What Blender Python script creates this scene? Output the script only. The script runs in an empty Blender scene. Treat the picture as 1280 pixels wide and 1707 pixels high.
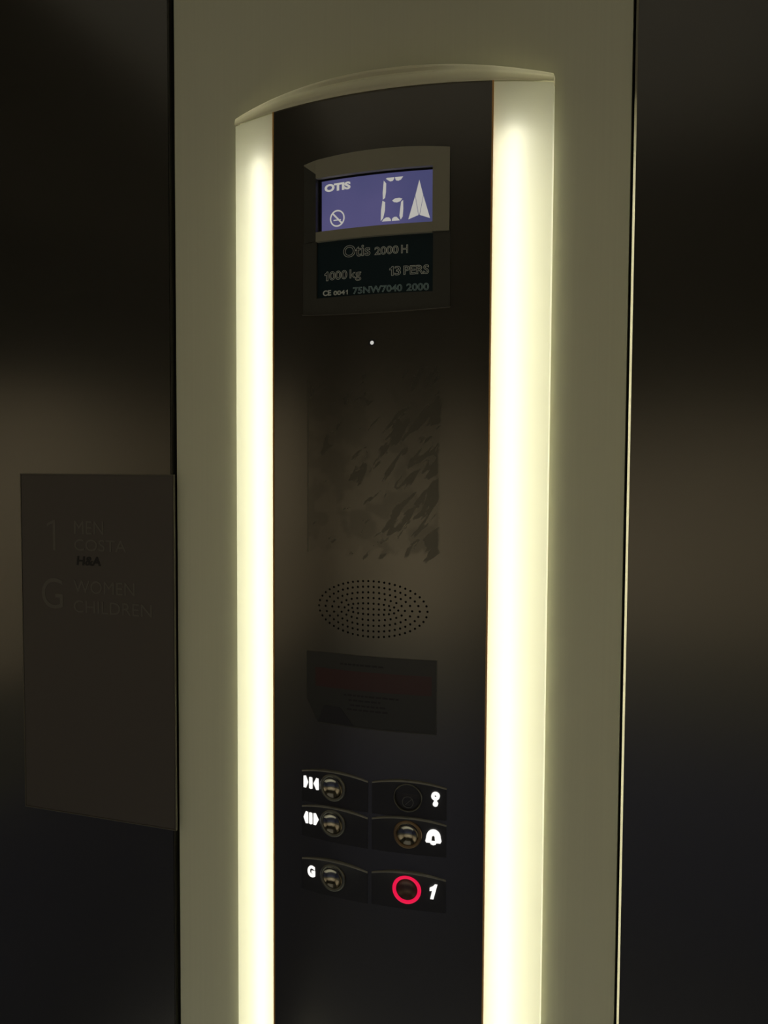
import bpy, bmesh, math, random
from mathutils import Matrix, Vector

C = bpy.context.scene.collection
EYE = 1.5                                   # height of the camera, metres

# ------------------------------------------------------------------ camera
cam_d = bpy.data.cameras.new('camera')
cam = bpy.data.objects.new('camera', cam_d); C.objects.link(cam)
cam_d.sensor_fit = 'VERTICAL'; cam_d.sensor_height = 36; cam_d.sensor_width = 27
cam_d.lens = 29.622
cam_d.clip_start = 0.01
fw = Vector((-0.32073, 0.94584, -0.05014)); rt = Vector((0.94694, 0.32138, 0.00523)); up = Vector((-0.02106, 0.04580, 0.99873))
m = Matrix((rt, up, -fw)).transposed().to_4x4(); m.translation = (0.3073, -0.9, EYE)
cam.matrix_world = m
bpy.context.scene.camera = cam

# ------------------------------------------------------------------ world, exposure
w = bpy.data.worlds.new('world'); bpy.context.scene.world = w; w.use_nodes = True
w.node_tree.nodes['Background'].inputs[0].default_value = (0, 0, 0, 1)
w.node_tree.nodes['Background'].inputs[1].default_value = 0
vs = bpy.context.scene.view_settings
vs.view_transform = 'Standard'; vs.look = 'None'; vs.gamma = 1; vs.use_curve_mapping = False
vs.exposure = 0.0
cy = bpy.context.scene.cycles
cy.max_bounces = 20; cy.diffuse_bounces = 12; cy.transmission_bounces = 12; cy.glossy_bounces = 6
CEIL = .10            # dim ceiling panel, added to lighten the steel's reflections
TUBE = 2.9            # strength of the two tubes in the panel
SPOT = 96.0           # power of each of the two unseen fill spots added above the control wall

# ------------------------------------------------------------------ materials
def mat(name):
    m = bpy.data.materials.new(name); m.use_nodes = True
    return m, m.node_tree.nodes, m.node_tree.links, m.node_tree.nodes['Principled BSDF']
def simple(name, col, rough=.5, metal=0., spec=.5):
    m, n, l, b = mat(name)
    b.inputs['Base Color'].default_value = (*col, 1); b.inputs['Roughness'].default_value = rough
    b.inputs['Metallic'].default_value = metal; b.inputs['Specular IOR Level'].default_value = spec
    return m
def emis(name, col, s, base=(0.02, 0.02, 0.02)):
    m, n, l, b = mat(name)
    b.inputs['Base Color'].default_value = (*base, 1); b.inputs['Roughness'].default_value = .4
    b.inputs['Emission Color'].default_value = (*col, 1); b.inputs['Emission Strength'].default_value = s
    return m
def brushed(name, col, rough, amp=.25, scale=(3, 3, 900), bump=.0, metal=1.):
    """brushed steel: fine streaks along one direction in colour, roughness and relief"""
    m, n, l, b = mat(name)
    tc = n.new('ShaderNodeTexCoord'); mp = n.new('ShaderNodeMapping'); mp.inputs['Scale'].default_value = scale
    nz = n.new('ShaderNodeTexNoise'); nz.inputs['Scale'].default_value = 1; nz.inputs['Detail'].default_value = 3
    l.new(tc.outputs['Object'], mp.inputs[0]); l.new(mp.outputs[0], nz.inputs['Vector'])
    cr = n.new('ShaderNodeMapRange'); cr.inputs['To Min'].default_value = 1 - amp; cr.inputs['To Max'].default_value = 1 + amp
    l.new(nz.outputs['Fac'], cr.inputs['Value'])
    mx = n.new('ShaderNodeVectorMath'); mx.operation = 'SCALE'; mx.inputs[0].default_value = col
    l.new(cr.outputs[0], mx.inputs['Scale']); l.new(mx.outputs[0], b.inputs['Base Color'])
    rr = n.new('ShaderNodeMapRange'); rr.inputs['To Min'].default_value = rough * .98; rr.inputs['To Max'].default_value = rough * 1.02
    l.new(nz.outputs['Fac'], rr.inputs['Value']); l.new(rr.outputs[0], b.inputs['Roughness'])
    if bump:
        bp = n.new('ShaderNodeBump'); bp.inputs['Strength'].default_value = bump; bp.inputs['Distance'].default_value = .0005
        l.new(nz.outputs['Fac'], bp.inputs['Height']); l.new(bp.outputs[0], b.inputs['Normal'])
    b.inputs['Metallic'].default_value = metal
    return m

M = {}
M['wall_steel'] = brushed('dark_brushed_wall_steel', (.130, .124, .107), .23, metal=.82, amp=.03)
M['column'] = brushed('satin_olive_column_finish', (.70, .71, .53), .5, amp=.04, scale=(300, 300, 3), bump=.01, metal=0.)
M['bright_edge'] = simple('polished_folded_edge', (.85, .82, .72), .22, 1.)
M['edge'] = simple('bare_steel_edge', (.75, .72, .62), .35, .6)
M['gap'] = simple('black_joint', (.006, .006, .006), .8)
M['white_inside'] = simple('white_lamp_housing', (.92, .92, .86), .6)
M['black_inside'] = simple('black_box_inside', (.01, .01, .01), .7)
M['frame'] = simple('charcoal_frame_painted_reflection', (.31, .30, .225), .32, 0., .5)  # lighter than the plate frame: a reflection put into the colour
M['frame_low'] = simple('dark_frame_and_painted_shade', (.060, .060, .050), .30, 0., .4)  # also serves the left side bar, where its darkness is painted shade
M['teal'] = simple('dark_teal_plate', (.012, .027, .034), .25, 0., .4)
M['engrave'] = simple('engraved_outline', (.74, .80, .74), .5)
M['engrave_low'] = simple('engraved_outline_teal', (.36, .54, .56), .5)
M['lcd_white'] = emis('lcd_segment', (.62, .60, .55), .72)
M['legend'] = emis('lit_legend', (1, .98, .94), 1.05)
M['legend_low'] = emis('lit_legend_body', (.72, .74, .66), .85)
M['red_glow'] = emis('red_lit_ring', (.82, .004, .062), 1.)
M['ring'] = simple('satin_dark_ring', (.16, .16, .13), .35, .7)
M['dish'] = simple('polished_dark_dish', (.36, .34, .28), .12, 1.)
M['dish_lit'] = simple('brown_dish', (.10, .075, .06), .35, .6)
M['brow'] = simple('button_plate_black', (.020, .019, .019), .35)
M['brow_edge'] = simple('button_rim_painted_highlight', (.26, .26, .22), .35, .5)  # lighter than the plate, standing in for light caught by the rim
M['chrome'] = simple('chrome', (.85, .85, .83), .12, 1.)
M['seam'] = simple('amber_edge_strip', (.75, .42, .14), .5)
M['sign'] = simple('dull_dark_sign_plate', (.082, .072, .063), .55, 0., .35)
M['sign_edge'] = simple('sign_plate_rim', (.12, .11, .08), .5)
M['sign_text'] = simple('raised_sign_letters', (.105, .097, .080), .5)
M['scrawl'] = simple('black_marker', (.004, .004, .004), .6)
M['tube'] = emis('warm_white_tube', (1.0, .97, .80), TUBE, (.8, .8, .8))
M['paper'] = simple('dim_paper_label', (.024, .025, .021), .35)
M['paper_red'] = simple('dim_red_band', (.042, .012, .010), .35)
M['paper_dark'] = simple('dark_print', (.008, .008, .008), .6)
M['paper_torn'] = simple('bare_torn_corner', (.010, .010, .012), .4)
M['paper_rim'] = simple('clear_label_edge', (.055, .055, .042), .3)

# lcd: lit blue screen, backlight a little more lavender at its left and lower edge
m_, n, l, b = mat('lcd_backlight'); M['lcd'] = m_
tc = n.new('ShaderNodeTexCoord'); nz = n.new('ShaderNodeTexNoise'); nz.inputs['Scale'].default_value = 9
cr = n.new('ShaderNodeValToRGB'); cr.color_ramp.elements[0].position = .35; cr.color_ramp.elements[0].color = (.045, .052, .135, 1)
cr.color_ramp.elements[1].position = .65; cr.color_ramp.elements[1].color = (.078, .072, .175, 1)
l.new(tc.outputs['Object'], nz.inputs['Vector']); l.new(nz.outputs['Fac'], cr.inputs[0]); l.new(cr.outputs[0], b.inputs['Emission Color'])
b.inputs['Emission Strength'].default_value = 1.; b.inputs['Base Color'].default_value = (.01, .01, .02, 1); b.inputs['Roughness'].default_value = .35

# diffuser: thin milky acrylic skin, lets the tube behind it through
m_, n, l, b = mat('milky_diffuser'); M['diffuser'] = m_
tr = n.new('ShaderNodeBsdfTranslucent'); tr.inputs[0].default_value = (.93, .93, .86, 1)
df = n.new('ShaderNodeBsdfDiffuse'); df.inputs[0].default_value = (.8, .8, .72, 1)
gl = n.new('ShaderNodeBsdfGlossy'); gl.inputs['Roughness'].default_value = .3
m1 = n.new('ShaderNodeMixShader'); m1.inputs[0].default_value = .35; m2 = n.new('ShaderNodeMixShader'); m2.inputs[0].default_value = .03
l.new(tr.outputs[0], m1.inputs[1]); l.new(df.outputs[0], m1.inputs[2]); l.new(m1.outputs[0], m2.inputs[1]); l.new(gl.outputs[0], m2.inputs[2])
l.new(m2.outputs[0], n['Material Output'].inputs[0])
# cap: cloudy acrylic
m_, n, l, b = mat('cloudy_cap_acrylic'); M['cap'] = m_
tr = n.new('ShaderNodeBsdfTranslucent'); tr.inputs[0].default_value = (.98, .95, .84, 1)
b.inputs['Base Color'].default_value = (.90, .87, .72, 1); b.inputs['Roughness'].default_value = .22
m1 = n.new('ShaderNodeMixShader'); m1.inputs[0].default_value = .82; b.inputs['Specular IOR Level'].default_value = .3
l.new(b.outputs[0], m1.inputs[1]); l.new(tr.outputs[0], m1.inputs[2]); l.new(m1.outputs[0], n['Material Output'].inputs[0])

# faceplate steel with the glue and scratch marks of a removed notice
def face_mat():
    m = brushed('dark_faceplate_steel', (.140, .132, .112), .22, metal=.84, amp=.03); n = m.node_tree.nodes; l = m.node_tree.links; b = n['Principled BSDF']
    tc = n.new('ShaderNodeTexCoord'); sp = n.new('ShaderNodeSeparateXYZ'); l.new(tc.outputs['Object'], sp.inputs[0])
    def math_(op, a, c=None, d=None):
        k = n.new('ShaderNodeMath'); k.operation = op
        for i, v in enumerate((a, c, d)):
            if v is None: continue
            if isinstance(v, (int, float)): k.inputs[i].default_value = v
            else: l.new(v, k.inputs[i])
        return k.outputs[0]
    def inside(v, lo, hi, s=.0012):
        a = n.new('ShaderNodeMapRange'); a.inputs[1].default_value = lo - s; a.inputs[2].default_value = lo + s; l.new(v, a.inputs[0])
        c = n.new('ShaderNodeMapRange'); c.inputs[1].default_value = hi + s; c.inputs[2].default_value = hi - s; l.new(v, c.inputs[0])
        return math_('MULTIPLY', a.outputs[0], c.outputs[0])
    X, Z = sp.outputs['X'], sp.outputs['Z']
    m0 = n.new('ShaderNodeMapping'); m0.inputs['Rotation'].default_value = (0, math.radians(48), 0); l.new(tc.outputs['Object'], m0.inputs[0])
    mp = n.new('ShaderNodeMapping'); mp.inputs['Scale'].default_value = (26, 26, 85)
    l.new(m0.outputs[0], mp.inputs[0])
    na = n.new('ShaderNodeTexNoise'); na.inputs['Scale'].default_value = 1.0; na.inputs['Detail'].default_value = 6; na.inputs['Distortion'].default_value = .8
    l.new(mp.outputs[0], na.inputs['Vector'])
    nb = n.new('ShaderNodeTexNoise'); nb.inputs['Scale'].default_value = 34; nb.inputs['Detail'].default_value = 5
    l.new(tc.outputs['Object'], nb.inputs['Vector'])
    def step(v, t, s=.02):
        a = n.new('ShaderNodeMapRange'); a.inputs[1].default_value = t - s; a.inputs[2].default_value = t + s; l.new(v, a.inputs[0]); return a.outputs[0]
    Xj = math_('ADD', X, math_('MULTIPLY', math_('SUBTRACT', nb.outputs['Fac'], .5), .016)); Zj = math_('ADD', Z, math_('MULTIPLY', math_('SUBTRACT', na.outputs['Fac'], .5), .06))
    box = math_('MULTIPLY', math_('MULTIPLY', inside(X, -.0775, .09), inside(Xj, -.2, .0745)), inside(Zj, EYE - .090, EYE + .112, .002))
    # ragged right side: scrapes get dense towards the right and lower right
    right = n.new('ShaderNodeMapRange'); right.inputs[1].default_value = -.06; right.inputs[2].default_value = .075; right.inputs[3].default_value = -.11; right.inputs[4].default_value = .07
    l.new(X, right.inputs[0])
    dense = math_('ADD', na.outputs['Fac'], right.outputs[0])
    scr = math_('MULTIPLY', step(dense, .56), box)
    blot = math_('MULTIPLY', step(nb.outputs['Fac'], .50, .05), box)
    film = math_('MULTIPLY', box, .08)
    e1 = math_('MULTIPLY', inside(X, -.0785, -.0772, .0003), inside(Z, EYE - .093, EYE + .10))
    amt = math_('MAXIMUM', math_('MULTIPLY', scr, .40), math_('MULTIPLY', blot, .22))
    amt = math_('MAXIMUM', amt, film); amt = math_('MAXIMUM', amt, math_('MULTIPLY', e1, .5))
    src = b.inputs['Base Color'].links[0].from_socket
    mx = n.new('ShaderNodeMix'); mx.data_type = 'RGBA'; l.new(amt, mx.inputs[0]); l.new(src, mx.inputs[6]); mx.inputs[7].default_value = (.012, .016, .012, 1)
    l.new(mx.outputs[2], b.inputs['Base Color'])
    rs = b.inputs['Roughness'].links[0].from_socket
    l.new(math_('MULTIPLY_ADD', amt, .22, rs), b.inputs['Roughness'])
    return m
M['face'] = face_mat()

# ------------------------------------------------------------------ helpers
def obj(name, bm, m, parent=None, smooth=False, angle=None):
    me = bpy.data.meshes.new(name)
    bmesh.ops.recalc_face_normals(bm, faces=bm.faces[:])
    bm.to_mesh(me); bm.free()
    o = bpy.data.objects.new(name, me); C.objects.link(o)
    me.materials.append(m)
    if smooth:
        me.shade_smooth()
        try: me.set_sharp_from_angle(angle=math.radians(angle or 35))
        except Exception: pass
    if parent: o.parent = parent
    return o
def struct(name, bm, m, parent=None, label=None):
    o = obj(name, bm, m, parent); o['kind'] = 'structure'
    if label: o['label'] = label
    return o
def thing(name, label, cat, loc, group=None):
    o = bpy.data.objects.new(name, None); C.objects.link(o); o.location = loc; o.empty_display_size = .05
    o['label'] = label; o['category'] = cat
    if group: o['group'] = group
    return o
def adopt(o, t):
    """parent under t, keeping world place"""
    o.parent = t; o.matrix_parent_inverse = Matrix.Translation(t.location).inverted()
def box(bm, x0, x1, y0, y1, z0, z1, bev=0.):
    r = bmesh.ops.create_cube(bm, size=1)
    for v in r['verts']:
        v.co = Vector((x0 + (v.co.x + .5) * (x1 - x0), y0 + (v.co.y + .5) * (y1 - y0), z0 + (v.co.z + .5) * (z1 - z0)))
    if bev:
        es = list({e for v in r['verts'] for e in v.link_edges})
        bmesh.ops.bevel(bm, geom=es, offset=bev, segments=2, affect='EDGES')
def B(*a, **k):
    bm = bmesh.new(); box(bm, *a, **k); return bm

# the operating panel bulges: its front is a circular arc in plan
HW, SAG = .18431, .03682
RAD = (HW * HW + SAG * SAG) / (2 * SAG)
def surf(x, wo=0.):
    """(x, y) of the bulging front at x, raised by wo along the normal"""
    s = x / RAD; c = math.sqrt(max(1 - s * s, 0))
    return x + s * wo, -(RAD * c - (RAD - SAG)) - c * wo
def wrap(bm):
    """bend a shape drawn as (x, -height, z) onto the bulging front; z counted from eye height"""
    for v in bm.verts:
        x, y = surf(v.co.x, -v.co.y); v.co = Vector((x, y, v.co.z + EYE))
    return bm
def prism(bm, pts, w0, w1):
    """closed outline (x, z), from height w0 to w1 off the surface"""
    lo = [bm.verts.new((x, -w0, z)) for x, z in pts]; hi = [bm.verts.new((x, -w1, z)) for x, z in pts]
    k = len(pts)
    for i in range(k): bm.faces.new((lo[i], lo[(i + 1) % k], hi[(i + 1) % k], hi[i]))
    f = [bm.faces.new(lo[::-1]), bm.faces.new(hi)]
    for q in f: q.normal_update()
    bmesh.ops.triangulate(bm, faces=f)
def strip(bm, x0, x1, zlo, zhi, w0, w1, nx=12):
    """solid between two curves zlo(x), zhi(x); w1 may be a function of x"""
    zl = zlo if callable(zlo) else (lambda x: zlo); zh = zhi if callable(zhi) else (lambda x: zhi)
    wf = w1 if callable(w1) else (lambda x: w1)
    rows = []
    for i in range(nx + 1):
        x = x0 + (x1 - x0) * i / nx
        rows.append([bm.verts.new(p) for p in ((x, -w0, zl(x)), (x, -wf(x), zl(x)), (x, -wf(x), zh(x)), (x, -w0, zh(x)))])
    for a, c in zip(rows, rows[1:]):
        for j in range(4): bm.faces.new((a[j], a[(j + 1) % 4], c[(j + 1) % 4], c[j]))
    bm.faces.new(rows[0]); bm.faces.new(rows[-1][::-1])
def lathe(bm, cx, cz, prof, n=48, close=False):
    """profile [(radius, height)] turned about the surface normal at (cx, cz)"""
    rings = []
    for r, h in prof:
        if r < 1e-7: rings.append([bm.verts.new((cx, -h, cz))])
        else: rings.append([bm.verts.new((cx + r * math.cos(2 * math.pi * i / n), -h, cz + r * math.sin(2 * math.pi * i / n))) for i in range(n)])
    pairs = list(zip(rings, rings[1:])) + ([(rings[-1], rings[0])] if close else [])
    for a, c in pairs:
        for i in range(n):
            j = (i + 1) % n
            if len(a) == 1 and len(c) == 1: continue
            if len(a) == 1: bm.faces.new((a[0], c[j], c[i]))
            elif len(c) == 1: bm.faces.new((a[i], a[j], c[0]))
            else: bm.faces.new((a[i], a[j], c[j], c[i]))
def ring(bm, cx, cz, r0, r1, w0, w1, n=48):
    lathe(bm, cx, cz, [(r0, w0), (r0, w1), (r1, w1), (r1, w0)], n, True)
def bar(bm, a, c, t, w0, w1):
    (x0, z0), (x1, z1) = a, c; L = math.hypot(x1 - x0, z1 - z0); nx, nz = -(z1 - z0) / L * t / 2, (x1 - x0) / L * t / 2
    prism(bm, [(x0 + nx, z0 + nz), (x1 + nx, z1 + nz), (x1 - nx, z1 - nz), (x0 - nx, z0 - nz)], w0, w1)
def text_bm(txt, x0, x1, z0, z1, w, depth=.0002, outline=None, bold=0., shear=0.):
    """lettering fitted into the rectangle, lying at height w"""
    cu = bpy.data.curves.new('t', 'FONT'); cu.body = txt; cu.size = 1; cu.offset = bold; cu.shear = shear; cu.resolution_u = 6
    if outline: cu.fill_mode = 'NONE'; cu.bevel_depth = outline / (z1 - z0) * .7; cu.bevel_resolution = 1
    else: cu.extrude = .01
    o = bpy.data.objects.new('t', cu); C.objects.link(o)
    bpy.context.view_layer.update()
    me = bpy.data.meshes.new_from_object(o.evaluated_get(bpy.context.evaluated_depsgraph_get()))
    bm = bmesh.new(); bm.from_mesh(me)
    bpy.data.objects.remove(o); bpy.data.curves.remove(cu); bpy.data.meshes.remove(me)
    xs = [v.co.x for v in bm.verts]; ys = [v.co.y for v in bm.verts]; zs = [v.co.z for v in bm.verts]
    ax, bx, ay, by, az, bz = min(xs), max(xs), min(ys), max(ys), min(zs), max(zs)
    for v in bm.verts:
        v.co = Vector((x0 + (v.co.x - ax) / (bx - ax) * (x1 - x0), -(w + depth * (v.co.z - az) / max(bz - az, 1e-9)), z0 + (v.co.y - ay) / (by - ay) * (z1 - z0)))
    return bm
def one_bm(x0, x1, z0, z1, w, depth, outline=None):
    W_, H_ = x1 - x0, z1 - z0
    P = [(x0 + a * W_, z0 + c * H_) for a, c in ((.52, 0), (.98, 0), (.98, 1), (.66, 1), (.50, .86), (.05, .76), (.05, .60), (.52, .66))]
    bm = bmesh.new()
    if outline:
        for p, q in zip(P, P[1:] + P[:1]): bar(bm, p, q, outline * 1.6, w, w + depth)
    else: prism(bm, P, w, w + depth)
    return bm
def merge(*bms):
    out = bmesh.new()
    for b_ in bms:
        me = bpy.data.meshes.new('x'); b_.to_mesh(me); b_.free(); out.from_mesh(me); bpy.data.meshes.remove(me)
    return out

# ------------------------------------------------------------------ the room: a lift car
XL, XR, YB, YF, H = -1.15, .95, .0, -1.75, 2.38
cl, crr = -.2730, .2621                           # column edges
colY = .010
struct('floor', B(XL - .05, XR + .05, YF - .05, .12, -.05, 0), simple('pale_grey_floor', (.74, .74, .68), .5))
struct('ceiling', B(XL - .05, XR + .05, YF - .05, .12, H, H + .05), simple('ceiling_paint', (.30, .28, .24), .6))
M['far_wall'] = simple('dark_grey_far_wall', (.15, .15, .14), .5); M['laminate'] = simple('warm_laminate', (.52, .44, .345), .5)
struct('wall_side_left', B(XL - .05, XL, YF, .12, 0, H), M['far_wall'])
struct('wall_side_right', B(XR, XR + .05, YF, .12, 0, H), M['far_wall'])
struct('wall_opposite', B(XL, XR, YF - .05, YF, 0, H), M['far_wall'])
# lighter laminate panels fixed to the far walls between waist and head height
LZ0, LZ1 = 1.00, 1.70
struct('trim_1', B(XL + .02, XR - .02, YF, YF + .012, LZ0, LZ1, bev=.004), M['laminate'])
M['fascia'] = simple('pale_fascia', (.34, .32, .28), .5)
struct('trim_9', B(XL + .02, XR - .02, YF, YF + .012, 2.09, H - .005, bev=.004), M['fascia'])
struct('trim_10', B(XL, XL + .012, YF + .02, -.12, 2.09, H - .005, bev=.004), M['fascia'])
struct('trim_11', B(XR - .012, XR, YF + .02, -.12, 2.09, H - .005, bev=.004), M['fascia'])
struct('trim_2', B(XL, XL + .012, YF + .02, -.12, LZ0, LZ1, bev=.004), M['laminate'])
struct('trim_5', B(XR - .012, XR, YF + .02, -.12, LZ0, LZ1, bev=.004), M['laminate'])
M['added_border'] = simple('added_dark_floor_border', (.045, .05, .085), .6)  # unseen; added to keep the pale floor out of the steel's reflections
struct('added_floor_border_1', B(XL, XR, YF, YF + .85, 0, .004), M['added_border'])
struct('added_floor_border_2', B(XL, XL + .25, YF + .85, 0, 0, .004), M['added_border'])
struct('added_floor_border_3', B(XR - .25, XR, YF + .85, 0, 0, .004), M['added_border'])
M['kick'] = simple('blue_grey_kick_panel', (.07, .08, .16), .5)
struct('trim_6', B(XL + .02, XR - .02, YF, YF + .010, .04, .72, bev=.004), M['kick'])
struct('trim_7', B(XL, XL + .010, YF + .02, -.12, .04, .72, bev=.004), M['kick'])
struct('trim_8', B(XR - .010, XR, YF + .02, -.12, .04, .72, bev=.004), M['kick'])
# wall panels either side of the column
struct('wall_left', B(XL, cl - .0045, .004, .05, 0, H, bev=.0012), M['wall_steel'])
struct('wall_right', B(crr + .0058, XR, -.0015, .05, 0, H, bev=.0012), M['wall_steel'])
bm = bmesh.new(); ex = crr + .0034
for q in [[(ex, .0006), (ex + .0024, -.0016), (ex + .0024, .03), (ex, .03)]]:
    lo = [bm.verts.new((x, y, 0)) for x, y in q]; hi = [bm.verts.new((x, y, H)) for x, y in q]
    for i in range(4): bm.faces.new((lo[i], lo[(i + 1) % 4], hi[(i + 1) % 4], hi[i]))
    bm.faces.new(lo[::-1]); bm.faces.new(hi)
struct('trim_3', bm, M['bright_edge'])    # folded bright edge of the right wall panel
bm = bmesh.new()
box(bm, cl - .03, cl + .02, .030, .05, 0, H); box(bm, crr - .02, crr + .03, .030, .05, 0, H)
struct('trim_4', bm, M['gap'])
# the column the operating panel is set in (a sheet with an opening)
PZ0, PZ1 = .12 - EYE, .40229                      # bottom and top of the panel, from eye height
HO = HW + .0004
bm = bmesh.new()
xs = [cl, -HO, HO, crr]; zs = [0, PZ0 + EYE, PZ1 + EYE + .0065, H]
gf, gb = ([[bm.verts.new((x, y, z)) for z in zs] for x in xs] for y in (colY, colY + .02))
for i in range(3):
    for j in range(3):
        if i == j == 1: continue
        for g_ in (gf, gb): bm.faces.new((g_[i][j], g_[i + 1][j], g_[i + 1][j + 1], g_[i][j + 1]))
def rim(loop):
    for (i, j), (k, q) in zip(loop, loop[1:] + loop[:1]): bm.faces.new((gf[i][j], gf[k][q], gb[k][q], gb[i][j]))
rim([(0, 0), (1, 0), (2, 0), (3, 0), (3, 1), (3, 2), (3, 3), (2, 3), (1, 3), (0, 3), (0, 2), (0, 1)]); rim([(1, 1), (2, 1), (2, 2), (1, 2)])
struct('wall_column', bm, M['column'])

# unseen dim luminous panel, added in the ceiling to lighten the steel's upper reflections
t = thing('added_ceiling_light', 'large dim square light panel added in the ceiling of the lift, out of view', 'added ceiling light', (-.1, -.85, H))
bm = bmesh.new()
for a in ((-.82, .62, -1.45, -1.42), (-.82, .62, -.28, -.25), (-.82, -.79, -1.42, -.28), (.59, .62, -1.42, -.28)): box(bm, a[0], a[1], a[2], a[3], H - .014, H, bev=.002)
adopt(obj('frame', bm, M['edge']), t)  # frame of the added ceiling light
adopt(obj('diffuser', B(-.79, .59, -1.42, -.28, H - .009, H), emis('added_dim_ceiling_panel', (1, .95, .82), CEIL, (.6, .6, .6))), t)  # diffuser of the added ceiling light
# unseen spots added high on the control wall as fill for the car
for xs_ in (-.62, .42):
    t = thing('added_fill_spot', 'left unseen fill lamp added above the control wall' if xs_ < 0 else 'right unseen fill lamp added above the control wall', 'added_fill_spot', (xs_, 0, 2.26), 'added fill lamps')
    bm = bmesh.new(); r_ = bmesh.ops.create_cone(bm, cap_ends=True, segments=32, radius1=.045, radius2=.045, depth=.06)
    adopt(obj('fill_lamp_body', bm, M['edge']), t); o_ = bpy.data.objects[t.children[0].name]
    o_.matrix_parent_inverse = Matrix(); o_.location = (0, -.05, 0)
    ld = bpy.data.lights.new('added_fill_lamp', 'SPOT'); ld.energy = SPOT; ld.color = (1, .99, .86); ld.spot_size = math.radians(78); ld.spot_blend = .6; ld.shadow_soft_size = .04
    lo_ = bpy.data.objects.new('added_fill_lamp', ld); C.objects.link(lo_); lo_.parent = t; lo_.location = (0, -.10, -.03)
    lo_.rotation_euler = Vector((0, -1.32, -1.80)).to_track_quat('-Z', 'Y').to_euler()

# ------------------------------------------------------------------ operating panel
T = thing('elevator_operating_panel', 'tall bulging dark steel lift control panel with glowing side strips, set in the olive column', 'control panel', (0, 0, PZ0 + EYE))
def part(name, bm, m, parent=T, smooth=False, label=None, angle=None, noadopt=False):
    o = obj(name, bm, m, None, smooth, angle); adopt(o, parent) if parent is T else setattr(o, 'parent', parent)
    if parent is not T: o.matrix_parent_inverse = parent.matrix_parent_inverse.inverted() @ Matrix.Identity(4); o.matrix_parent_inverse = Matrix.Identity(4); o.matrix_parent_inverse = (Matrix.Translation(T.location) @ T.matrix_basis.inverted())
    if label: o['label'] = label
    return o
FW = .12455                                       # half width of the steel faceplate
# housing
bm = bmesh.new()
box(bm, -HW - .002, HW + .002, .060, .064, PZ0 + EYE, PZ1 + EYE + .008)
box(bm, -HW - .002, HW + .002, colY + .0205, .060, PZ1 + EYE + .0065, PZ1 + EYE + .008)
for s in (-1, 1):
    box(bm, min(s * HW, s * (HW + .003)), max(s * HW, s * (HW + .003)), colY + .0205, .060, PZ0 + EYE, PZ1 + EYE + .0065)
    a, c = sorted((s * (FW - .004), s * (FW - .001)))
    box(bm, a, c, -.0185, .060, PZ0 + EYE, PZ1 + EYE - .050)
box(bm, -HW, HW, 0.007, .060, PZ0 + EYE, PZ0 + EYE + .003)
box(bm, -FW + .001, FW - .001, -.0170, .060, PZ1 + EYE - .052, PZ1 + EYE - .050)
part('housing', bm, M['white_inside'])
# faceplate with speaker holes
bm = bmesh.new()
strip(bm, -FW, FW, PZ0, PZ1, -.0015, 0., 56)
fp = obj('faceplate', wrap(bm), M['face'])
holes = []
SC = -.1525
def ell(a, c):
    # walk the upper half from the middle to the tip at even spacing
    N = 4000; pts = [(a * math.sin(i / N * math.pi / 2), c * math.cos(i / N * math.pi / 2)) for i in range(N + 1)]
    L = [0]
    for p, q in zip(pts, pts[1:]): L.append(L[-1] + math.dist(p, q))
    k = max(1, round((L[-1] - .0031) / .0063)); st = (L[-1] - .0031) / k; out = []
    j = 0
    for i in range(k + 1):
        d = .0031 + i * st
        while j < N and L[j] < d - 1e-9: j += 1
        out.append(pts[min(j, N)])
    return out
for a, c in ((.0632, .0307), (.0548, .0246), (.0465, .0184), (.0385, .0123), (.0312, .0061)):
    e = ell(a, c)
    for i, (x, z) in enumerate(e):
        last = i == len(e) - 1
        for sx in (1, -1):
            for sz in ((1,) if last else (1, -1)):
                holes.append((sx * x, SC + sz * (0 if last else z)))
for x in (.0031, .0094, .0157, .0220): holes += [(x, SC), (-x, SC)]
# windows in the plate: speaker holes, display opening
cut = bmesh.new()
for x, z in holes: lathe(cut, x, z, [(0, -.004), (.00125, -.004), (.00125, .002), (0, .002)], 10)
strip(cut, -.0675, .0675, .1865, .3185, -.004, .003, 24)
BUTTONS = ((-.0449, -.3575, -.3394, 'close'), (-.0449, -.3984, -.3807, 'open'), (-.0447, -.4612, -.4420, 'g'),
           (.0434, -.3574, -.3390, 'key'), (.0434, -.3982, -.3798, 'bell'), (.0427, -.4602, -.4408, 'one'))
for x, z, _, k_ in BUTTONS:
    if k_ != 'key': lathe(cut, x, z, [(0, -.004), (.0126, -.004), (.0126, .002), (0, .002)], 48)
bmesh.ops.recalc_face_normals(cut, faces=cut.faces[:])
co = obj('cutter', wrap(cut), M['gap'])
md = fp.modifiers.new('b', 'BOOLEAN'); md.operation = 'DIFFERENCE'; md.object = co; md.solver = 'EXACT'
bpy.context.view_layer.update()
me = bpy.data.meshes.new_from_object(fp.evaluated_get(bpy.context.evaluated_depsgraph_get()))
fp.modifiers.clear(); fp.data = me; bpy.data.objects.remove(co)
fp.data.materials.clear(); fp.data.materials.append(M['face'])
adopt(fp, T)
# speaker behind the holes
bm = bmesh.new(); box(bm, -.068, .068, -.022, -.020, SC - .036, SC + .036)
for v in bm.verts: v.co.z += EYE
part('speaker', bm, M['black_inside'])
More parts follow.
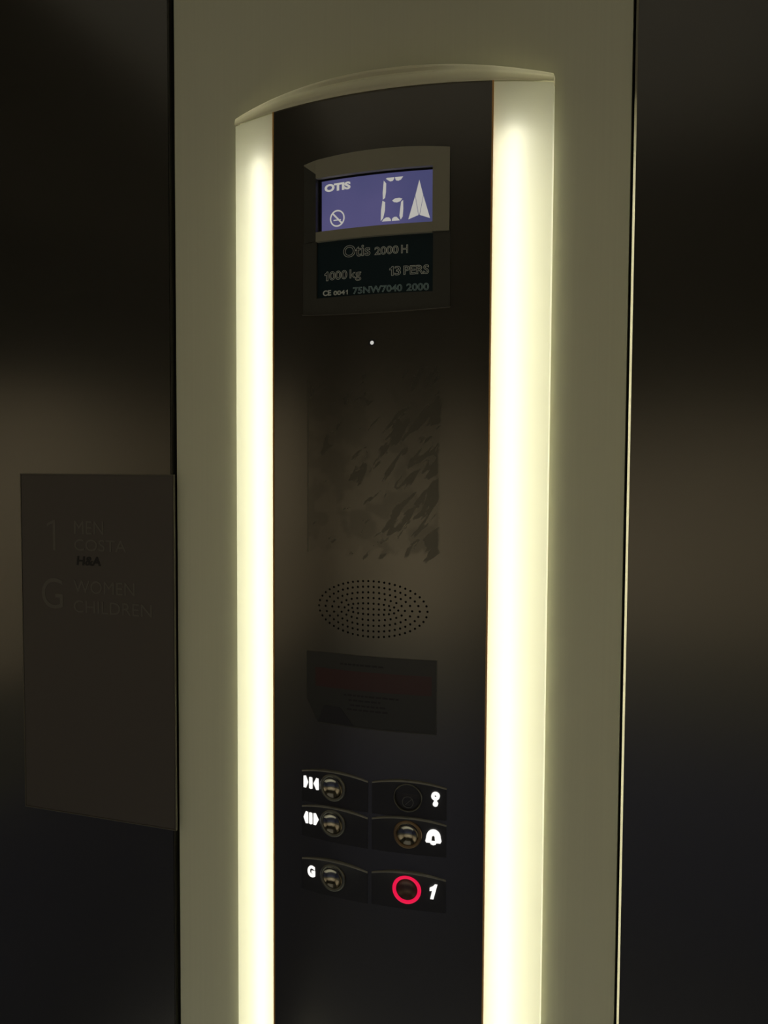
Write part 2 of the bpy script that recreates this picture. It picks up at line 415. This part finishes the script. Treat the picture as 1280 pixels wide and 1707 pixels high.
# seams, diffusers, tubes
for s in (-1, 1):
    bm = bmesh.new(); a, c = sorted((s * (FW + .0002), s * (FW + .0018))); strip(bm, a, c, PZ0, PZ1, -.004, .0006, 2)
    part('edge_strip', wrap(bm), M['seam'], label='thin amber strip between the steel and the glowing diffuser')
    bm = bmesh.new(); rows = []
    N = 16
    for i in range(N + 1):
        x = s * (FW + .0019 + (HW - FW - .0019) * i / N); px, py = surf(x, 0)
        rows.append((px, py))
    rows.append((s * HW, colY + .004))
    zz = [PZ0 + (PZ1 - .0012 - PZ0) * k / 24 for k in range(25)]
    g = [[bm.verts.new((px, py, z + EYE)) for z in zz] for px, py in rows]
    for A_, B_ in zip(g, g[1:]):
        for k in range(24): bm.faces.new((A_[k], B_[k], B_[k + 1], A_[k + 1]))
    part('diffuser', bm, M['diffuser'], smooth=True, angle=30, label='glowing milky side diffuser')
    bm = bmesh.new()
    xc, yc, r = s * .1430, .002, .008
    z0, z1 = PZ0 + EYE + .06, EYE + .358
    lo = [bm.verts.new((xc + r * math.cos(i * math.pi / 8), yc + r * math.sin(i * math.pi / 8), z0)) for i in range(16)]
    hi = [bm.verts.new((xc + r * math.cos(i * math.pi / 8), yc + r * math.sin(i * math.pi / 8), z1)) for i in range(16)]
    for i in range(16): bm.faces.new((lo[i], lo[(i + 1) % 16], hi[(i + 1) % 16], hi[i]))
    bm.faces.new(lo[::-1]); bm.faces.new(hi)
    part('light_tube', bm, M['tube'], smooth=True)
# cap
bm = bmesh.new(); rows = []
N = 64
for i in range(N + 1):
    x = -(HW + .0005) + 2 * (HW + .0005) * i / N
    u = min(abs(x) / HW, 1); q = 1 - u * u
    Hh = .0075 + .0135 * q
    g = max(0., 1 - (abs(x) / .095) ** 4)
    ov = .0015 + .0045 * q
    prof = [(-.5, 0), (0, 0), (ov * .55, 0), (ov * .9, .06), (ov, .16), (ov * .95, .34), (ov * (.85 - .2 * g), .5), (ov * (.62 - .75 * g), .60), (ov * (.50 - .7 * g), .72), (ov * (.42 - .1 * g), .84), (ov * (.30 + .0 * g), .95), (ov * .1, 1.0)]
    pts = []
    for wv, f in prof:
        if wv == -.5: px, py = x, colY + .001
        else: px, py = surf(max(min(x, HW), -HW), wv)
        pts.append((px, py, PZ1 + EYE + f * Hh))
    pts.append((x, colY + .001, PZ1 + EYE + Hh))
    rows.append([bm.verts.new(p) for p in pts])
for A_, B_ in zip(rows, rows[1:]):
    k = len(A_)
    for j in range(1, k): bm.faces.new((A_[j], A_[(j + 1) % k], B_[(j + 1) % k], B_[j]))   # open underneath: a hollow cover
bm.faces.new(rows[0]); bm.faces.new(rows[-1][::-1])
part('top_cap', bm, M['cap'], smooth=True, angle=50, label='cloudy arched cap over the top of the panel')

# display frame
top = lambda x: .3352 + .0042 * (1 - (x / .083) ** 2)
bot = lambda x: .1722 - .0027 * (1 - (x / .084) ** 2)
slope = lambda x: .0042 if abs(x) < .0658 else .0042 - .0032 * (abs(x) - .0658) / .0172
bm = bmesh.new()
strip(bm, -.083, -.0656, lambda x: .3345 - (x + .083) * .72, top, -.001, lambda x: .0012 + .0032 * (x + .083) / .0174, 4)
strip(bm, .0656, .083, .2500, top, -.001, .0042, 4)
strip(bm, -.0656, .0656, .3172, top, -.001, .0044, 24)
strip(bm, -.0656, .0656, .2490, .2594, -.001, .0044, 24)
DF = part('display_frame', wrap(bm), M['frame'], label='charcoal frame around the blue screen, reflection painted into its colour')
bm = bmesh.new(); strip(bm, -.083, -.0656, .2500, lambda x: .3343 - (x + .083) * .72, -.001, lambda x: .0006 + .0036 * (x + .083) / .0174, 4)  # same frame; the shade on this side comes from a darker colour
part('frame_side_shade', wrap(bm), M['frame_low'], DF, label='left side of the frame, shade painted into its colour')
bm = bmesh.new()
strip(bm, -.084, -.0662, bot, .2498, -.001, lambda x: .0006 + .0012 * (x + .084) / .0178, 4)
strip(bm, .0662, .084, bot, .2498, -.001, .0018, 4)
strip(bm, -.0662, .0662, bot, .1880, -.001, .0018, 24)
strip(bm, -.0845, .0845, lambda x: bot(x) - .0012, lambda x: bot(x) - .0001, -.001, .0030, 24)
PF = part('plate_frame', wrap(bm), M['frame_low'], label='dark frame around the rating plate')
# screen
bm = bmesh.new(); strip(bm, -.0662, .0662, .2585, .3176, -.0052, -.0045, 24)
part('screen_surround', wrap(bm), M['gap'], DF)
bm = bmesh.new(); strip(bm, -.0628, .0655, .2588, .3158, -.0045, -.0040, 24)
SCR = part('lcd_screen', wrap(bm), M['lcd'], DF, label='lit blue lcd screen')
w0, w1 = -.0040, -.0037
def seg(bm, pts): prism(bm, pts, w0, w1)
bm = text_bm('OTIS', -.0592, -.0275, .3037, .3119, w0, .0003, bold=.05)
part('brand_lettering', wrap(bm), M['lcd_white'], DF, label='pale OTIS lettering on the screen')
bm = bmesh.new()
ring(bm, -.0434, .2740, .0075, .0090, w0, w1); bar(bm, (-.0489, .2795), (-.0379, .2685), .0018, w0, w1)
bar(bm, (-.0480, .2722), (-.0390, .2722), .0010, w0, w1)
part('no_smoking_symbol', wrap(bm), M['lcd_white'], DF)
bm = bmesh.new()
seg(bm, [(.0135, .3100), (.0150, .3108), (.0228, .3108), (.0225, .3090), (.0212, .3072), (.0185, .3068), (.0162, .3080)])
seg(bm, [(.0236, .3108), (.0326, .3108), (.0302, .3078), (.0276, .3068), (.0250, .3072), (.0240, .3090)])
seg(bm, [(.0112, .3082), (.0138, .3052), (.0136, .2960), (.0126, .2900), (.0102, .2884), (.0100, .2960)])
seg(bm, [(.0098, .2872), (.0128, .2856), (.0126, .2770), (.0106, .2690), (.0080, .2662), (.0082, .2770)])
seg(bm, [(.0092, .2654), (.0112, .2678), (.0140, .2694), (.0172, .2692), (.0192, .2672), (.0194, .2653)])
seg(bm, [(.0204, .2653), (.0208, .2676), (.0228, .2692), (.0256, .2692), (.0280, .2668), (.0292, .2653)])
seg(bm, [(.0302, .2660), (.0324, .2690), (.0330, .2770), (.0328, .2862), (.0306, .2846), (.0296, .2770), (.0288, .2700)])
seg(bm, [(.0206, .2866), (.0240, .2886), (.0286, .2888), (.0318, .2878), (.0296, .2852), (.0260, .2842), (.0226, .2848)])
part('floor_letter', wrap(bm), M['lcd_white'], DF, label='seven-segment letter G')
bm = bmesh.new()
ax = .0503
seg(bm, [(ax, .3060), (ax - .0042, .2900), (ax - .0004, .2700), (ax, .2698), (ax + .0004, .2700), (ax + .0042, .2900)])
seg(bm, [(ax - .0045, .2893), (ax - .0117, .2656), (ax - .0008, .2694)])
seg(bm, [(ax + .0045, .2893), (ax + .0117, .2656), (ax + .0008, .2694)])
part('up_arrow', wrap(bm), M['lcd_white'], DF)
# rating plate
bm = bmesh.new(); strip(bm, -.0664, .0664, .1875, .2492, -.0016, -.0006, 24)
RP = part('rating_plate', wrap(bm), M['teal'], PF, label='dark teal rating plate')
wp = -.0006
K = .00042
for nm, m_, lab, bits in (
    ('model_lettering', 'engrave', 'outlined Otis 2000 H lettering', [text_bm('Otis', -.0343, -.0026, .2297, .2426, wp, K, outline=.00030, bold=.008), text_bm('2000', .0022, .0290, .2296, .2382, wp, K, outline=.00030, bold=.008), text_bm('H', .0318, .0392, .2296, .2384, wp, K, outline=.00030)]),
    ('load_lettering', 'engrave', 'outlined 1000 kg lettering', [one_bm(-.0572, -.0528, .2068, .2165, wp, .0003, .00028), text_bm('000', -.0512, -.0295, .2068, .2165, wp, K, outline=.00030, bold=.008), text_bm('kg', -.0266, -.0130, .2040, .2165, wp, K, outline=.00028)]),
    ('persons_lettering', 'engrave', 'outlined 13 PERS lettering', [one_bm(.0190, .0234, .2068, .2165, wp, .0003, .00028), text_bm('3', .0246, .0316, .2068, .2165, wp, K, outline=.00030, bold=.008), text_bm('PERS', .0345, .0619, .2068, .2165, wp, K, outline=.00030, bold=.008)]),
    ('conformity_mark', 'engrave', 'small CE mark with number', [text_bm('CE', -.0592, -.0490, .1905, .1965, wp, .0003, bold=.03), text_bm('004', -.0462, -.0322, .1902, .1952, wp, .0003, outline=.0003), one_bm(-.0312, -.0288, .1902, .1952, wp, .0003)]),
    ('serial_lettering', 'engrave_low', 'teal outlined serial number', [text_bm('75NW7040', -.0226, .0332, .1898, .1972, wp, K, outline=.00028)]),
    ('year_lettering', 'engrave_low', 'teal outlined year', [text_bm('2000', .0378, .0620, .1897, .1974, wp, K, outline=.00028)])):
    part(nm, wrap(merge(*bits)), M[m_], PF, label=lab)

# small bright indicator below the display
bm = bmesh.new(); ring(bm, 0, .1366, .0021, .0042, -.0005, .0004, 32)
I0 = part('indicator_ring', wrap(bm), M['brow'])
bm = bmesh.new(); lathe(bm, 0, .1366, [(.0021, -.0005), (.0021, .0002), (.0017, .0008), (.0010, .0012), (0, .0014)], 32)
part('indicator_light', wrap(bm), emis('white_indicator', (.9, .9, .86), .55, (.7, .7, .7)), smooth=True, angle=80)

# ------------------------------------------------------------------ buttons
def button(cx, cz, ztop, kind):
    """arched plate (thick at its upper rim, flush at its foot) carrying a round push button and its lit symbol"""
    sgn = 1 if cx > 0 else -1
    xa, xb = sorted((sgn * .0024, sgn * .0855)); mid = sgn * .0440
    arch = lambda x: ztop - .0060 * ((x - mid) / .0418) ** 2
    zf = cz - .0225
    bm = bmesh.new(); NX = 20; rows = []
    for i in range(NX + 1):
        x = xa + (xb - xa) * i / NX; e = 1 - min(1, (abs(x - mid) / .0425) ** 2)
        za = arch(x)
        rows.append([bm.verts.new(p) for p in ((x, .0006, za), (x, -.0006 - .0020 * e, za - .0002), (x, -.0004 - .0016 * e, za - .0030), (x, -.00035, cz), (x, -.0003, zf), (x, .0006, zf))])
    for a, c in zip(rows, rows[1:]):
        for j in range(6): bm.faces.new((a[j], a[(j + 1) % 6], c[(j + 1) % 6], c[j]))
    bm.faces.new(rows[0]); bm.faces.new(rows[-1][::-1])
    wrap(bm)
    if kind != 'key':
        bo = obj('button_plate', bm, M['brow']); cb = bmesh.new(); lathe(cb, cx, cz, [(0, -.004), (.0126, -.004), (.0126, .006), (0, .006)], 48)
        bmesh.ops.recalc_face_normals(cb, faces=cb.faces[:]); c2 = obj('cutter', wrap(cb), M['gap'])
        md = bo.modifiers.new('b', 'BOOLEAN'); md.operation = 'DIFFERENCE'; md.object = c2; md.solver = 'EXACT'; bpy.context.view_layer.update()
        me = bpy.data.meshes.new_from_object(bo.evaluated_get(bpy.context.evaluated_depsgraph_get()))
        bpy.data.objects.remove(c2); bpy.data.objects.remove(bo); bm = bmesh.new(); bm.from_mesh(me); bpy.data.meshes.remove(me)
    base = part('button_plate', bm, M['brow'], smooth=True, angle=40)
    bm = bmesh.new(); rows = []
    for i in range(NX + 1):
        x = xa + (xb - xa) * i / NX; e = max(0, 1 - (abs(x - mid) / .0425) ** 2); za = arch(x); hgt = .0004 + .0024 * e
        rows.append([bm.verts.new(p) for p in ((x, 0, za + .0011), (x, -hgt * .6, za + .0009 ), (x, -hgt - .0003, za - .0002), (x, -hgt - .0002, za - .0009), (x, 0, za - .0009))])
    for a, c in zip(rows, rows[1:]):
        for j in range(5): bm.faces.new((a[j], a[(j + 1) % 5], c[(j + 1) % 5], c[j]))
    bm.faces.new(rows[0]); bm.faces.new(rows[-1][::-1])
    part('plate_rim', wrap(bm), M['brow_edge'], base, smooth=True, angle=60)
    # ring
    r1, r0 = .0160, .0120
    if kind == 'key': r0 = .0143
    bm = bmesh.new(); s_ = (r1 - r0) / 2
    pr = [(r0, -.0005)] + [((r0 + r1) / 2 - s_ * math.cos(a), .0012 + .0016 * math.sin(a)) for a in (0, .5, 1., 1.57, 2.1, 2.6, 3.14)] + [(r1, -.0005)]
    lathe(bm, cx, cz, pr, 56, True)
    if kind == 'one': part('button_ring', wrap(bm), M['red_glow'], base, smooth=True, label='glowing red ring')
    else: part('button_ring', wrap(bm), M['ring'] if kind != 'bell' else M['ring_bell'], base, smooth=True)
    # dish
    bm = bmesh.new()
    if kind == 'key':
        lathe(bm, cx, cz, [(r0, -.0008), (r0, .0004), (.0135, .0008), (0, .0008)], 56)
        part('lock_face', wrap(bm), M['brow'], base, smooth=True, angle=30)
        bm = bmesh.new(); kx, kz = cx, cz - .0050
        ring(bm, kx, kz, .0056, .0064, .0006, .0014, 40); bar(bm, (kx - .0030, kz - .0034), (kx + .0042, kz + .0034), .0006, .0006, .0013)
        part('key_slot', wrap(bm), M['ring'], base)
        bm = bmesh.new(); lathe(bm, cx + .0118, cz - .0098, [(.0010, .0006), (.0008, .0014), (0, .0018)], 16)
        part('lock_pin', wrap(bm), M['chrome'], base, smooth=True, angle=80)
    else:
        SR = (r0 + .0002) / math.sin(math.radians(50))
        prof = [(SR * math.sin(math.radians(a)), .0010 - SR * (math.cos(math.radians(a)) - math.cos(math.radians(50)))) for a in (50, 46, 42, 38, 34, 30, 26, 22, 18, 14, 10, 5, 0)]
        lathe(bm, cx, cz, prof, 56)
        part('push_button', wrap(bm), M['dish_lit'] if kind == 'one' else M['dish'], base, smooth=True, angle=60)
    # lit symbols
    bm = bmesh.new(); W0, W1 = (.0004, .0028) if cx > 0 else (.0004, .0013)
    if kind in ('close', 'open'):
        x0 = -.0828; zc = (-.357 if kind == 'close' else -.3982)
        def pent(a, c, right):
            if right: prism(bm, [(a, zc + .0066), (a + .0030, zc + .0072), (c, zc), (a + .0030, zc - .0068), (a, zc - .0066)], W0, W1)
            else: prism(bm, [(c, zc + .0066), (c, zc - .0066), (c - .0030, zc - .0070), (a, zc), (c - .0030, zc + .0070)], W0, W1)
        pent(x0, x0 + .0060, kind == 'close'); pent(x0 + .0132, x0 + .0198, kind != 'close')
        prism(bm, [(x0 + .0074, zc + .0062), (x0 + .0096, zc + .0068), (x0 + .0116, zc + .0062), (x0 + .0116, zc - .0064), (x0 + .0096, zc - .0070), (x0 + .0074, zc - .0064)], W0, W1)
        nm = 'door_close_symbol' if kind == 'close' else 'door_open_symbol'
    elif kind == 'key':
        ring(bm, .0736, -.3529, .0011, .0046, W0, W1, 32); ring(bm, .0736, -.3615, .0005, .0028, W0, W1, 24)
        prism(bm, [(.0720, -.3565), (.0752, -.3565), (.0750, -.3600), (.0722, -.3600)], W0, W1); nm = 'key_symbol'
    elif kind == 'bell':
        c_ = .0717; zb = -.4000
        o_ = [(c_ + .0078 * math.sin(a) * (1 if abs(a) < 1.2 else 1.0), zb + .0008 + .0092 * math.cos(a)) for a in [(-1.57 + k * 3.14 / 16) for k in range(17)]]
        o_ = [(c_ - .0086, zb - .0028)] + o_ + [(c_ + .0086, zb - .0028), (c_ + .0076, zb - .0046), (c_ + .0034, zb - .0046), (c_ + .0026, zb - .0062), (c_, zb - .0070), (c_ - .0026, zb - .0062), (c_ - .0034, zb - .0046), (c_ - .0076, zb - .0046)]
        prism(bm, o_, W0, W1); nm = 'alarm_bell_symbol'
        b2 = bmesh.new(); prism(b2, [(c_ - .0014, zb + .0026), (c_, zb + .0036), (c_ + .0014, zb + .0026), (c_ + .0018, zb - .0020), (c_ - .0018, zb - .0020)], W1, W1 + .0002)
        part('bell_clapper', wrap(b2), M['paper_rim'], base)
    elif kind == 'g':
        bm.free(); bm = text_bm('G', -.0772, -.0676, -.4666, -.4532, W0, .0011, bold=.055); nm = 'floor_letter'
    else:
        prism(bm, [(.0688, -.4672), (.0724, -.4672), (.0764, -.4512), (.0736, -.4512), (.0716, -.4534), (.0682, -.4552), (.0682, -.4584), (.0708, -.4576)], W0, W1); nm = 'floor_number'
    part(nm, wrap(bm), M['legend'], base, label='lit white symbol')
M['ring_bell'] = simple('brownish_ring', (.20, .135, .07), .38, .7)
for a in BUTTONS: button(*a)

# ------------------------------------------------------------------ warning label stuck on the faceplate
S = thing('warning_sticker', 'dim rectangular paper label with a dark red band, stuck below the speaker holes', 'label', (0, -.0365, EYE - .285))
def spart(name, bm, m, label=None):
    o = obj(name, wrap(bm), m); adopt(o, S)
    if label: o['label'] = label
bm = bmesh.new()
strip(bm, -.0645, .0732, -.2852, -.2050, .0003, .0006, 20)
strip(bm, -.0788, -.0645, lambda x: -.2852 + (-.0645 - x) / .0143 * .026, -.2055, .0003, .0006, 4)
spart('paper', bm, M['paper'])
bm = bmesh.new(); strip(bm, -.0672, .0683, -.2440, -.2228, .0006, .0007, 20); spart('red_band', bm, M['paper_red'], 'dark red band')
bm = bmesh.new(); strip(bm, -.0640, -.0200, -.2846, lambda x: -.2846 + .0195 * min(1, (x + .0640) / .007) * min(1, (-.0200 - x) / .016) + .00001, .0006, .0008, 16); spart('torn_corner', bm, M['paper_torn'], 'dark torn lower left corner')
random.seed(4)
for z, x0, x1 in ((-.2158, -.036, .012), (-.2502, -.032, .030), (-.2556, -.026, .012), (-.2612, -.024, .014), (-.2660, -.028, .016)):
    x = x0; bm = bmesh.new()
    while x < x1:
        d = random.uniform(.0025, .007); strip(bm, x, x + d, z - .0010, z + .0010, .0006, .0007, 2); x += d + .0014
    spart('print_line', bm, M['paper_dark'])
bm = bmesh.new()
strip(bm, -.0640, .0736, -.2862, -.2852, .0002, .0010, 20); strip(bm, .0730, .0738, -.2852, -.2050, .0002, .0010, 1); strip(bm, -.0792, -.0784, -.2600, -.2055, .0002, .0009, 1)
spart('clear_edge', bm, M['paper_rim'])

# ------------------------------------------------------------------ sign on the left wall
SY = .004
G = thing('floor_directory_sign', 'dull dark brown sign plate with faint floor lettering on the left steel wall', 'sign', (-.385, SY, EYE - .456))
def gpart(name, bm, m, label=None):
    o = obj(name, bm, m); adopt(o, G)
    if label: o['label'] = label
bm = B(-.5052, -.2730, SY - .003, SY, EYE - .4545, EYE - .0085, bev=.0008)
gpart('sign_plate', bm, M['sign'])
bm = bmesh.new()
box(bm, -.5062, -.5052, SY - .0034, SY, EYE - .4555, EYE - .0075); box(bm, -.2730, -.2722, SY - .0034, SY, EYE - .4555, EYE - .0075)
box(bm, -.5052, -.2730, SY - .0034, SY, EYE - .0085, EYE - .0075); box(bm, -.5052, -.2730, SY - .0034, SY, EYE - .4555, EYE - .4545)
gpart('rim', bm, M['sign_edge'])
def sign_one():
    b_ = bmesh.new(); prism(b_, [(-.4545, -.1075), (-.4505, -.1075), (-.4505, -.0680), (-.4540, -.0680), (-.4640, -.0725), (-.4640, -.0760), (-.4545, -.0722)], .003, .0034); return b_
def flat_text(*items):
    b_ = merge(*[text_bm(t_, x0, x1, z0, z1, .003, .0004, bold=bo, shear=sh) for t_, x0, x1, z0, z1, bo, sh in items])
    for v in b_.verts: v.co.y += SY; v.co.z += EYE
    return b_
b_ = sign_one()
for v in b_.verts: v.co.y += SY; v.co.z += EYE
gpart('floor_number', b_, M['sign_text'])
gpart('floor_letter', flat_text(('G ', -.4735, -.4400, -.1840, -.1440, -.004, 0)), M['sign_text'])
for it in (('MEN', -.4210, -.3760, -.0850, -.0680, 0, 0), ('COSTA', -.4210, -.3420, -.1065, -.0915, 0, 0),
           ('WOMEN', -.4230, -.3300, -.1615, -.1450, 0, 0), ('CHILDREN', -.4230, -.3050, -.1870, -.1710, 0, 0)):
    gpart('lettering', flat_text(it), M['sign_text'])
gpart('handwriting', flat_text(('H&A', -.4180, -.3805, -.1255, -.1135, .03, .1)), M['scrawl'], 'small black handwriting')
